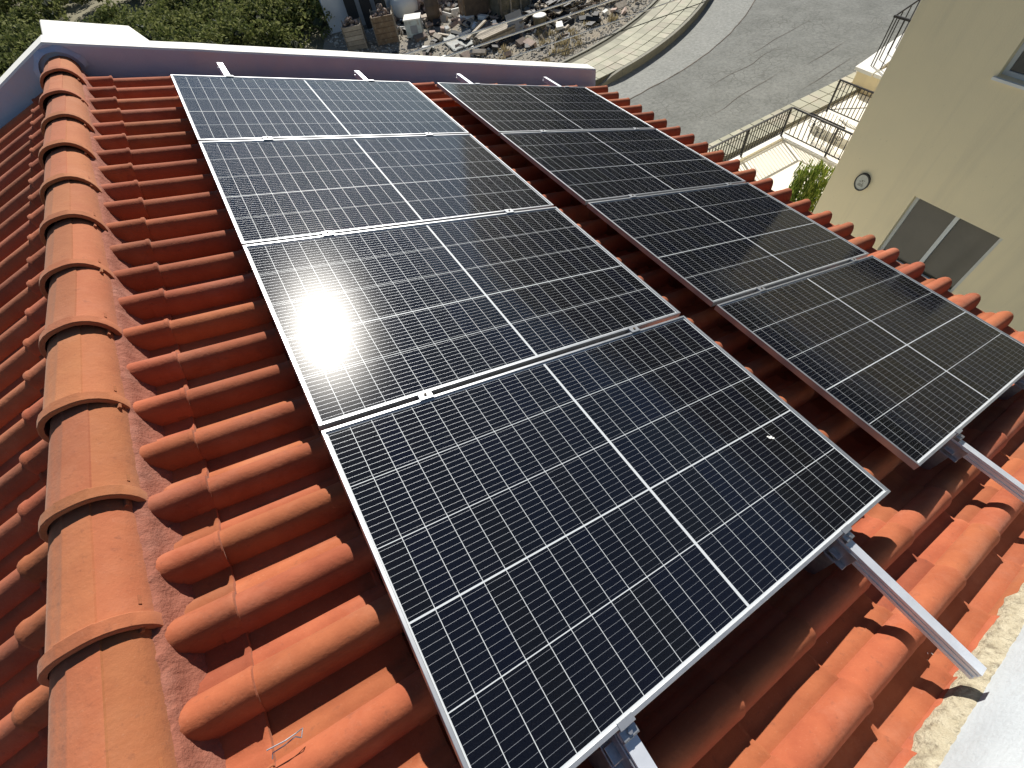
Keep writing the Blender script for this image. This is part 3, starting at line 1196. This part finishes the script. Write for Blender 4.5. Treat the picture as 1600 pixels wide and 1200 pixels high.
zb = GZ + .05
sheet('kerb_wall', [(8.2, 7.46), (12.86, 7.46), (12.86, 7.62), (8.2, 7.62)], zb + .06, 'coping', .06)
sheet('kerb_wall', [(12.70, 4.3), (12.86, 4.3), (12.86, 7.455), (12.70, 7.455)], zb + .06, 'coping', .06)
railing('railing', (8.3, 7.54), (12.74, 7.54), zb + .06, -5.68, 'black iron railing along the pavement edge of the cream forecourt', posts=(0, .33, .66, 1))
railing('railing', (12.78, 7.50), (12.78, 4.4), zb + .06, -5.68, 'black iron side railing joining the forecourt corner to the yellow house', nb=22, posts=(.43, .98))
railing('gate', (14.6, 7.58), (14.6, 5.6), GZ + .10, -5.60, 'black iron gate with a diagonal brace across the side path', nb=19, posts=(0, 1))
g = MB().tube([(14.58, 7.5, GZ + .2), (14.58, 5.8, -5.66)], .012, 5)
gt = [o for o in bpy.data.objects if o.name == 'gate'][0]
g.build('brace', 'blackmetal', gt, M=gt.matrix_basis.inverted())
gt['category'] = 'gate'
del gt['group']
sheet('step', [(13.6, 5.4), (14.3, 5.4), (14.3, 7.3), (13.6, 7.3)], GZ + .22, 'concrete', .22)
# low lying iron trellis folded behind the corner, curled scroll shapes
e = empty('iron_scrollwork', loc=(13.3, 6.8, GZ))
tag(e, 'curled black iron scrollwork standing on the path behind the side railing', 'ironwork')
for i in range(9):
    MB().tube([(0.0, -.5 + i * .1, .03), (.03, -.5 + i * .1, .80)], .008, 5).build('bar', 'blackmetal', e)
for (yy, r0) in ((-.45, .14), (.1, .18), (.38, .12)):
    pts = [(.05 + .02 * k / 30, yy + r0 * (1 - k / 40) * math.cos(k * .35), .35 + r0 * (1 - k / 40) * math.sin(k * .35)) for k in range(30)]
    MB().tube(pts, .009, 5).build('scroll', 'blackmetal', e)
MB().tube([(0, -.55, .62), (0, .5, .62)], .02, 6).build('cross_bar', 'blackmetal', e)

# boundary wall of the next plot: yellow pier, white curved coping, tall railing
e = empty('boundary_wall', loc=(16.3, 7.2, GZ))
tag(e, 'yellow boundary wall with a curved white coping and tall black railing by the road', 'wall')
BM = Matrix.Translation((-16.3, -7.2, -GZ))
arc = []
for i in range(13):
    t = i / 12
    arc.append((16.3 + 5.2 * t, 8.12 + .55 * math.sin(t * 1.25) + .12 * t))
outer = arc
inner = [(x - .02, y - .5) for x, y in arc]
MB().prism([(16.3, 6.2), (16.3, 8.1)] + outer[1:] + [(21.5, 6.2)], GZ, -6.05).build('wall', 'yellow', e, M=BM)
mb = MB()
for i in range(12):
    a, b, c, d = arc[i], arc[i + 1], inner[i + 1], inner[i]
    off = .06
    mb.prism([(d[0] - (off if i == 0 else 0), d[1]), (c[0], c[1]), (b[0], b[1] + off), (a[0] - (off if i == 0 else 0), a[1] + off)], -6.05, -5.96)
mb.box(16.24, 16.75, 6.2, 7.58, -6.05, -5.965)
mb.build('coping', 'coping', e, M=BM)
MB().add([(16.75, 6.2, -6.04), (21.4, 6.2, -6.04), (21.4, 8.0, -6.04), (16.8, 7.6, -6.04)], [(0, 1, 2, 3)]).build('planting_bed', 'rubble', e, M=BM)
for i in range(11):
    t = i / 10
    x_, y_ = 16.55 + 4.6 * t, 7.92 + .55 * math.sin(t * 1.2) + .06 * t
    MB().box(x_ - .011, x_ + .011, y_ - .011, y_ + .011, -5.96, -4.75).build('bar', 'blackmetal', e, M=BM)
mb = MB()
mb.tube([(16.55 + 4.6 * i / 10, 7.92 + .55 * math.sin(i / 10 * 1.2) + .006 * i, -4.76) for i in range(11)], .025, 6)
mb.build('top_rail', 'blackmetal', e, M=BM)
for i in range(7):
    y_ = 7.85 - i * .22
    MB().box(16.55, 16.572, y_ - .011, y_ + .011, -5.965, -4.75).build('bar', 'blackmetal', e, M=BM)
MB().box(16.54, 16.59, 6.2, 7.95, -4.79, -4.74).build('top_rail', 'blackmetal', e, M=BM)

# upright shrub at the corner of the yellow house
def leafy(mb, c, rad, n, size, rs, up=0.0, shell=.55):
    vs_, fs = [], []
    for i in range(n):
        d = Vector((rs.gauss(0, 1), rs.gauss(0, 1), rs.gauss(0, 1)))
        d.normalize()
        k = shell + (1 - shell) * rs.random() ** .6
        p = Vector((c[0] + d.x * rad[0] * k, c[1] + d.y * rad[1] * k, c[2] + d.z * rad[2] * k))
        if up:
            ax = (Vector((rs.gauss(0, .25), rs.gauss(0, .25), 1))).normalized()
        else:
            ax = Vector((rs.gauss(0, 1), rs.gauss(0, 1), rs.gauss(0, 1) * .8)).normalized()
        sd_ = ax.cross(Vector((rs.gauss(0, 1), rs.gauss(0, 1), rs.gauss(0, 1)))).normalized()
        s = size * rs.uniform(.6, 1.3)
        a, b = ax * s * (1.0 if not up else up), sd_ * s * (.5 if not up else .28)
        o = len(vs_)
        vs_ += [p - a, p + b, p + a, p - b]
        fs.append((o, o + 1, o + 2, o + 3))
    mb.add(vs_, fs)


e = empty('upright_shrub', loc=(10.0, 4.78, GZ))
tag(e, 'bright green upright shrub against the corner of the yellow house', 'shrub')
rs = random.Random(8)
MB().tube([(0, 0, 0), (.02, .01, .6), (.0, .02, 1.3)], [.05, .035, .015], 7).build('stem', 'bark', e)
mb = MB()
for i in range(46):
    a, r = rs.uniform(0, 2 * PI), .36 * math.sqrt(rs.random())
    h = 1.65 - r * .9 + rs.uniform(-.12, .12)
    for k in range(7):
        z = .25 + (h - .25) * (k + 1) / 7
        rr = r * (1 + .25 * (k / 7))
        leafy(mb, (rr * math.cos(a), rr * math.sin(a), z), (.055, .055, .12), 14, .05, rs, up=1.5, shell=.2)
mb.build('foliage', 'spiky', e)

# ================================================================== the yard across the road
YZ = GZ + .21


def thing(name, label, cat, x, y, rz=0, group=None, z=YZ):
    e = empty(name, Matrix.Translation((x, y, z)) @ Matrix.Rotation(rz, 4, 'Z'))
    tag(e, label, cat, group)
    return e


t = thing('pale_shed', 'pale bluish white shed wall in shade beyond the parapet', 'shed', 6.7, 24.6, -.18)
MB().box(-1.35, 1.7, 0, 2.6, 0, 2.5).build('wall', 'shed', t)
MB().box(-1.45, 1.8, -.08, 2.7, 2.5, 2.58).build('roof', 'shed', t)
MB().box(-.55, -.25, -.03, -.001, 1.75, 2.0).build('vent', 'rubble', t)
for i, (x_, h, lean, lab) in enumerate(((6.35, 1.55, .16, 'shortest black sheet panel leaning on the pale shed, leftmost'), (6.95, 1.78, .15, 'middle black sheet panel leaning on the pale shed'), (7.55, 1.85, .17, 'tallest black sheet panel leaning on the pale shed, rightmost'))):
    e = empty('sheet_panel', Matrix.Translation((x_, 24.1 - .12 * i, YZ)) @ Matrix.Rotation(-.18, 4, 'Z') @ Matrix.Rotation(-lean, 4, 'X'))
    tag(e, lab, 'panel', 'black sheets leaning on the shed')
    MB().box(-.22, .22, 0, .035, 0, h).build('board', 'slab', e)
    MB().box(-.235, .235, -.006, .041, h, h + .03).build('edge_strip', 'slab', e)
for i, (x_, y_, s, lab) in enumerate(((5.75, 22.6, .95, 'smaller wooden crate heaped with stones behind the parapet'), (6.95, 22.2, 1.1, 'larger wooden crate with a brown side, heaped with stones'))):
    t = thing('stone_crate', lab, 'crate', x_, y_, -.35, 'wooden crates heaped with stones')
    for (a, b, c, d) in ((-.38, .38, -.36, -.33), (-.38, .38, .33, .36), (-.38, -.35, -.329, .329), (.35, .38, -.329, .329)):
        for k in range(5):
            MB().box(a * s, b * s, c * s, d * s, .02 + .17 * k * s, (.02 + .17 * k + .155) * s).build('board', 'brown' if (i and c < -.32 and a < 0) else 'wood', t)
    for k in range(4):
        cx, cy = (-.40 if k % 2 else .38) * s, (-.38 if k < 2 else .34) * s
        MB().box(cx, cx + .04, cy, cy + .04, 0, .9 * s).build('post', 'wood', t)
    mb = MB()
    rs = random.Random(i)
    for k in range(34):
        r = .28 * s * math.sqrt(rs.random())
        a = rs.uniform(0, 2 * PI)
        mb.rock((r * math.cos(a), r * math.sin(a), (.82 + .25 * (1 - r / .3)) * s * rs.uniform(.9, 1.05)), rs.uniform(.05, .1), rs)
    mb.box(-.34 * s, .34 * s, -.32 * s, .32 * s, .02, .72 * s)
    o = mb.build('stones', 'rubble', t)
    o['kind'] = 'stuff'
t = thing('old_cooler', 'pale enamel box of an old cooler standing in the yard', 'appliance', 8.0, 21.7, -.5)
MB().box(-.32, .32, -.28, .28, .05, .62).build('body', 'teal', t)
MB().box(-.34, .34, -.30, .30, .62, .66).build('lid', 'coping', t)
for (a, b) in ((-.26, -.22), (.26, -.22), (-.26, .22), (.26, .22)):
    MB().box(a - .03, a + .03, b - .03, b + .03, 0, .05).build('foot', 'slab', t)
MB().box(-.12, .16, -.292, -.281, .18, .44).build('grille', 'greyboard', t)
t = thing('white_sack', 'bulging white builder sack beside the black sheets', 'sack', 8.55, 23.9, .3)
mb = MB()
rs = random.Random(3)
nu, nv = 14, 8
vv = []
for j in range(nv + 1):
    f = j / nv
    for i in range(nu):
        a = 2 * PI * i / nu
        r = (.42 + .12 * math.sin(PI * f)) * (1 - .55 * max(0, f - .8) / .2) + .04 * mnoise.noise(Vector((math.cos(a) * 2, math.sin(a) * 2, f * 4)))
        q = max(abs(math.cos(a)), abs(math.sin(a))) ** .5
        vv.append((r * math.cos(a) / q, r * math.sin(a) / q, .85 * f))
F = [(j * nu + i, j * nu + (i + 1) % nu, (j + 1) * nu + (i + 1) % nu, (j + 1) * nu + i) for j in range(nv) for i in range(nu)] + [tuple(nv * nu + i for i in range(nu))]
mb.add(vv, F)
mb.build('bag', 'coping', t, True)
for s in (-1, 1):
    MB().tube([(s * .3, -.2, .84), (s * .32, -.1, .98), (s * .3, .12, .97), (s * .3, .2, .84)], .018, 5).build('handle', 'coping', t)
t = thing('dark_barrel', 'dark rusty drum beside the rubble heap', 'barrel', 9.25, 22.5)
prof = [(.24, 0), (.29, .02), (.29, .28), (.305, .30), (.29, .32), (.29, .56), (.305, .58), (.29, .60), (.29, .86), (.27, .88), (.25, .85)]


def lathe(mb, prof, seg=18):
    vs_ = [(r * math.cos(2 * PI * k / seg), r * math.sin(2 * PI * k / seg), z) for r, z in prof for k in range(seg)]
    fs = [(j * seg + k, j * seg + (k + 1) % seg, (j + 1) * seg + (k + 1) % seg, (j + 1) * seg + k) for j in range(len(prof) - 1) for k in range(seg)]
    fs.append(tuple((len(prof) - 1) * seg + k for k in range(seg)))
    fs.append(tuple(range(seg - 1, -1, -1)))
    return mb.add(vs_, fs)


lathe(MB(), prof).build('drum', 'wooddark', t, True)
t = thing('tub', 'short pale topped tub standing alone before the timber heap', 'tub', 11.85, 18.3)
lathe(MB(), [(.2, 0), (.23, .02), (.25, .42), (.265, .43), (.265, .46)]).build('body', 'olive', t, True)
lathe(MB(), [(.25, .462), (.26, .47), (.24, .49)]).build('lid', 'coping', t)
# rubble heaps
def heap(name, label, x, y, rx, ry, h, n, smin, smax, mat, seed):
    mb = MB()
    rs = random.Random(seed)
    for k in range(n):
        r, a = math.sqrt(rs.random()), rs.uniform(0, 2 * PI)
        z = h * (1 - r * r) * rs.uniform(.55, 1.0)
        mb.rock((x + rx * r * math.cos(a), y + ry * r * math.sin(a), YZ + z), rs.uniform(smin, smax), rs)
    nseg = 16
    ring = [(x + rx * .95 * math.cos(2 * PI * i / nseg), y + ry * .95 * math.sin(2 * PI * i / nseg), YZ) for i in range(nseg)]
    mb.add(ring + [(x, y, YZ + h * .7)], [(i, (i + 1) % nseg, nseg) for i in range(nseg)])
    o = mb.build(name, mat)
    tag(o, label, 'heap', kind='stuff')


heap('rubble_heap', 'pinkish rubble heap behind the dark drum in the yard', 10.0, 24.6, 1.7, 1.4, .9, 420, .05, .2, 'rubble', 1)
heap('rubble_heap', 'low grey stone heap left of the dark drum', 8.9, 25.6, 1.0, .9, .5, 160, .05, .18, 'pebble', 2)
heap('rubble_heap', 'small pile of broken blocks beside the netted bin', 13.0, 21.8, 1.3, .8, .5, 180, .06, .2, 'pebble', 3)
# dark cabinet and netted bin
t = thing('old_cabinet', 'tall dark cabinet with a brown edge standing in the yard', 'cabinet', 10.75, 21.6, -.15)
MB().box(-.5, .5, -.35, .35, .06, 1.25).build('body', 'slab', t)
MB().box(-.56, -.505, -.36, .36, .0, 1.3).build('side_panel', 'brown', t)
MB().box(-.5, .5, -.37, -.352, .1, 1.2).build('door', 'wooddark', t)
MB().box(-.58, .55, -.4, .4, 1.3, 1.34).build('top', 'wooddark', t)
t = thing('netted_bin', 'big weathered olive bin topped with pale rubble', 'bin', 12.45, 20.9, -.12)
mb = MB()
nx, ny, nz = 14, 10, 6
vv, F = [], []
per = [(-1.15 + 2.3 * i / nx, -.75) for i in range(nx)] + [(1.15, -.75 + 1.5 * i / ny) for i in range(ny)] + [(1.15 - 2.3 * i / nx, .75) for i in range(nx)] + [(-1.15, .75 - 1.5 * i / ny) for i in range(ny)]
for k in range(nz + 1):
    for (a, b) in per:
        w = .05 * mnoise.noise(Vector((a * 3, b * 3, k)))
        vv.append((a * (1 + w), b * (1 + w), 1.0 * k / nz))
m = len(per)
F = [(k * m + i, k * m + (i + 1) % m, (k + 1) * m + (i + 1) % m, (k + 1) * m + i) for k in range(nz) for i in range(m)] + [tuple(nz * m + i for i in range(m))]
mb.add(vv, F)
mb.build('body', 'olive', t)
for i in range(6):
    x_ = -1.1 + i * .44
    MB().box(x_ - .03, x_ + .03, -.83, -.80, 0, 1.02).build('stave', 'wood', t)
mb = MB()
rs = random.Random(17)
for k in range(130):
    mb.rock((rs.uniform(-1.1, 1.1), rs.uniform(-.7, .7), 1.0 + rs.uniform(0, .16)), rs.uniform(.05, .16), rs)
mb.build('rubble', 'pebble', t)['kind'] = 'stuff'
# plank stack and grey board
t = thing('plank_stack', 'stack of weathered planks on bearers before the parapet', 'planks', 10.05, 18.75, .12)
pm = [MB().box(-.8, .8, -.055, .055, 0, .05).mesh('plank', 'wood') for _ in range(1)]
for k in range(5):
    for j in range(5):
        place('plank', pm[0], t, Matrix.Translation((random.uniform(-.06, .06), -.26 + .125 * j, .10 + .056 * k)) @ Matrix.Rotation(random.uniform(-.02, .02), 4, 'Z'))
for x_ in (-.55, .55):
    MB().box(x_ - .05, x_ + .05, -.33, .33, 0, .098).build('bearer', 'wooddark', t)
place('plank', pm[0], t, Matrix.Translation((-.5, .42, .42)) @ Matrix.Rotation(.5, 4, 'Z'))
t = thing('grey_board', 'square grey sheet leaning against the plank stack', 'board', 11.0, 18.5, .1)
M = Matrix.Rotation(-.45, 4, 'X')
MB().box(-.36, .36, -.012, .012, 0, .75, M).build('sheet', 'greyboard', t)
MB().box(-.36, .36, -.02, -.0125, .68, .74, M).build('batten', 'greyboard', t)
# timber heap
rs = random.Random(21)
t = thing('timber_heap', 'tangled heap of grey boards, branches and logs in the yard', 'timber', 13.4, 19.3)
logs = [MB().box(-.6, .6, -.05, .05, -.03, .03).mesh('board', 'wood'), MB().tube([(-.55, 0, 0), (0, .02, .01), (.55, 0, 0)], .06, 7).mesh('log', 'wood'),
        MB().box(-.4, .4, -.09, .09, -.02, .02).mesh('board', 'wood'), MB().tube([(-.7, .02, 0), (-.2, -.03, .02), (.3, .04, .0), (.75, -.02, .04)], [.04, .035, .03, .02], 6).mesh('branch', 'wooddark'),
        MB().box(-.3, .3, -.22, .22, -.015, .015).mesh('board', 'slab')]
for k in range(230):
    a, r = rs.uniform(0, 2 * PI), math.sqrt(rs.random())
    z = .08 + .55 * (1 - r * r) * rs.random()
    me = rs.choice(logs)
    place(me.name.split('.')[0], me, t, Matrix.Translation((2.2 * r * math.cos(a), .85 * r * math.sin(a) + .25 * r * math.cos(a), z)) @ Matrix.Rotation(rs.gauss(.5, .8), 4, 'Z') @ Matrix.Rotation(rs.gauss(0, .22), 4, 'Y') @ Matrix.Rotation(rs.gauss(0, .3), 4, 'X') @ Matrix.Scale(rs.uniform(.6, 1.1), 4))
mb = MB()
nseg = 20
mb.add([(2.1 * math.cos(2 * PI * i / nseg), .85 * math.sin(2 * PI * i / nseg) + .25 * math.cos(2 * PI * i / nseg), .0) for i in range(nseg)] + [(0, 0, .35)], [(i, (i + 1) % nseg, nseg) for i in range(nseg)])
mb.build('packed_core', 'wooddark', t)
t = thing('pallet', 'pale slatted wooden pallet propped at the back of the timber heap', 'pallet', 14.1, 20.6, .3)
M = Matrix.Rotation(-.9, 4, 'X')
for k in range(6):
    MB().box(-.55, .55, .02, .04, .06 + .17 * k, .17 + .17 * k, M).build('slat', 'wood', t)
for x_ in (-.5, 0, .45):
    MB().box(x_, x_ + .06, .041, .12, .0, 1.1, M).build('runner', 'wood', t)
t = thing('board_bundle', 'bundle of long pale boards lying near the far pavement', 'boards', 15.7, 18.6, .75)
for k in range(3):
    for j in range(4):
        place('plank', pm[0], t, Matrix.Translation((random.uniform(-.1, .1), -.2 + .13 * j, .02 + .056 * k)) @ Matrix.Rotation(random.uniform(-.05, .05), 4, 'Z'))
# loose builder's rubbish scattered among the heaps
rs = random.Random(58)
mbs = {'coping': MB(), 'slab': MB(), 'wood': MB(), 'rubble': MB()}
for k in range(520):
    if rs.random() < .6:
        x_, y_ = rs.gauss(12.8, 2.2), rs.gauss(19.6, 1.1)
    else:
        x_, y_ = rs.gauss(9.6, 1.3), rs.gauss(23.6, 1.2)
    if y_ < inner_y(x_) + .6 or x_ < 6.5:
        continue
    q = rs.choice(['coping', 'slab', 'slab', 'wood', 'rubble', 'rubble'])
    M = Matrix.Translation((x_, y_, YZ + rs.uniform(.02, .12))) @ Matrix.Rotation(rs.uniform(0, PI), 4, 'Z') @ Matrix.Rotation(rs.gauss(0, .5), 4, 'X')
    a, b, c = rs.uniform(.06, .32), rs.uniform(.04, .14), rs.uniform(.01, .08)
    mbs[q].box(-a, a, -b, b, -c, c, M)
rub = None
for q, m_ in mbs.items():
    if rub is None:
        rub = m_.build('builders_rubbish', q)
        tag(rub, 'scattered white, black and brown builder rubbish among the heaps', 'rubbish', kind='stuff')
    else:
        m_.build('scraps', q, rub)
# tarpaulin
mb = MB()
nx, ny = 16, 12
vv = [(8.4 + 1.5 * i / nx + .12 * j / ny, 19.0 + 1.5 * j / ny, YZ + .05 + .06 * mnoise.noise(Vector((i * .5, j * .5, 2)))) for j in range(ny + 1) for i in range(nx + 1)]
mb.add(vv, [(j * (nx + 1) + i, j * (nx + 1) + i + 1, (j + 1) * (nx + 1) + i + 1, (j + 1) * (nx + 1) + i) for j in range(ny) for i in range(nx)])
o = mb.build('tarpaulin', 'tarp', smooth=True)
sol = o.modifiers.new('s', 'SOLIDIFY')
sol.thickness = .01
tag(o, 'crumpled grey tarpaulin spread on the yard ground', 'tarpaulin')
# pebbles and dry grass over the yard
mb = MB()
rs = random.Random(40)
for k in range(9000):
    x_ = rs.uniform(5, 22)
    y_ = inner_y(x_) + .15 + rs.random() ** 1.3 * 10
    mb.rock((x_, y_, YZ + .01), rs.uniform(.015, .06) * (1.6 if rs.random() < .08 else 1), rs)
o = mb.build('yard_stones', 'pebble')
tag(o, 'loose pale stones scattered over the dry yard', 'stones', kind='stuff')
mb = MB()
for k in range(34):
    x_ = rs.gauss(11.0, 2.0)
    y_ = inner_y(x_) + .3 + abs(rs.gauss(0, 1.2))
    leafy(mb, (x_, y_, YZ + .06), (.25, .25, .08), 45, .07, rs, up=1.2, shell=.1)
o = mb.build('dry_grass', 'drygrass')
tag(o, 'dry yellow grass tufts along the far pavement', 'grass', kind='stuff')

# overhead cables
cabs = [((3.06, 8.79), (5.87, 8.54), -2.0, .016, 'cable', 'topmost pale overhead cable crossing above the yard'),
        ((3.61, 8.19), (6.42, 7.98), -2.0, .015, 'cable', 'second pale overhead cable crossing above the yard'),
        ((4.34, 7.37), (6.75, 7.19), -2.0, .010, 'cable', 'third overhead cable, running over the timber heap'),
        ((4.56, 6.98), (7.84, 6.72), -2.0, .007, 'darkcable', 'thin dark overhead cable crossing above the far pavement')]
for (a, b, z, r, mt, lab) in cabs:
    a, b = Vector((*a, z)), Vector((*b, z))
    d = (b - a).normalized()
    L0, L1 = -9.0, 24.0
    pts = []
    for i in range(41):
        s = L0 + (L1 - L0) * i / 40
        sag = .0016 * ((s - 1.5) ** 2)
        pts.append(a + d * s + Vector((0, 0, sag)))
    o = MB().tube(pts, r, 5).build('overhead_cable', mt)
    tag(o, lab, 'cable', 'overhead cables')

# shrub thicket on the slope beyond
mb = MB()
core = MB()
rs = random.Random(77)
spots = []
for k in range(215):
    x_ = rs.uniform(-22, 6.5)
    y_ = rs.uniform(23.5, 52) if k < 150 else rs.uniform(24, 33)
    if k >= 150:
        x_ = rs.uniform(-9, 6.5)
    if x_ > 2.4 and y_ < 26:
        continue
    if x_ > 5.0 and y_ < 27:
        continue
    spots.append((x_, y_))
for (x_, y_) in spots:
    h = rs.uniform(.9, 2.0) + max(0, (y_ - 32) * .06)
    w = rs.uniform(.9, 1.8)
    nb = 6
    for q in range(nb):
        cx, cy = x_ + rs.gauss(0, w * .5), y_ + rs.gauss(0, w * .5)
        cz = GZ + h * rs.uniform(.35, .8)
        rr = w * rs.uniform(.35, .6)
        leafy(mb, (cx, cy, cz), (rr, rr, rr * .85), 190, .085, rs, shell=.5)
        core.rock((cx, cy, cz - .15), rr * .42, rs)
o = mb.build('shrub_thicket', 'leaf')
tag(o, 'dense dark green shrubs covering the slope beyond the far parapet', 'shrubs', kind='stuff')
o = core.build('shrub_shade_core', 'inner')  # dark solid blobs that stand in for the shade deep inside the shrubs
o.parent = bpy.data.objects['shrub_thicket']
o.name = 'shade_cores'
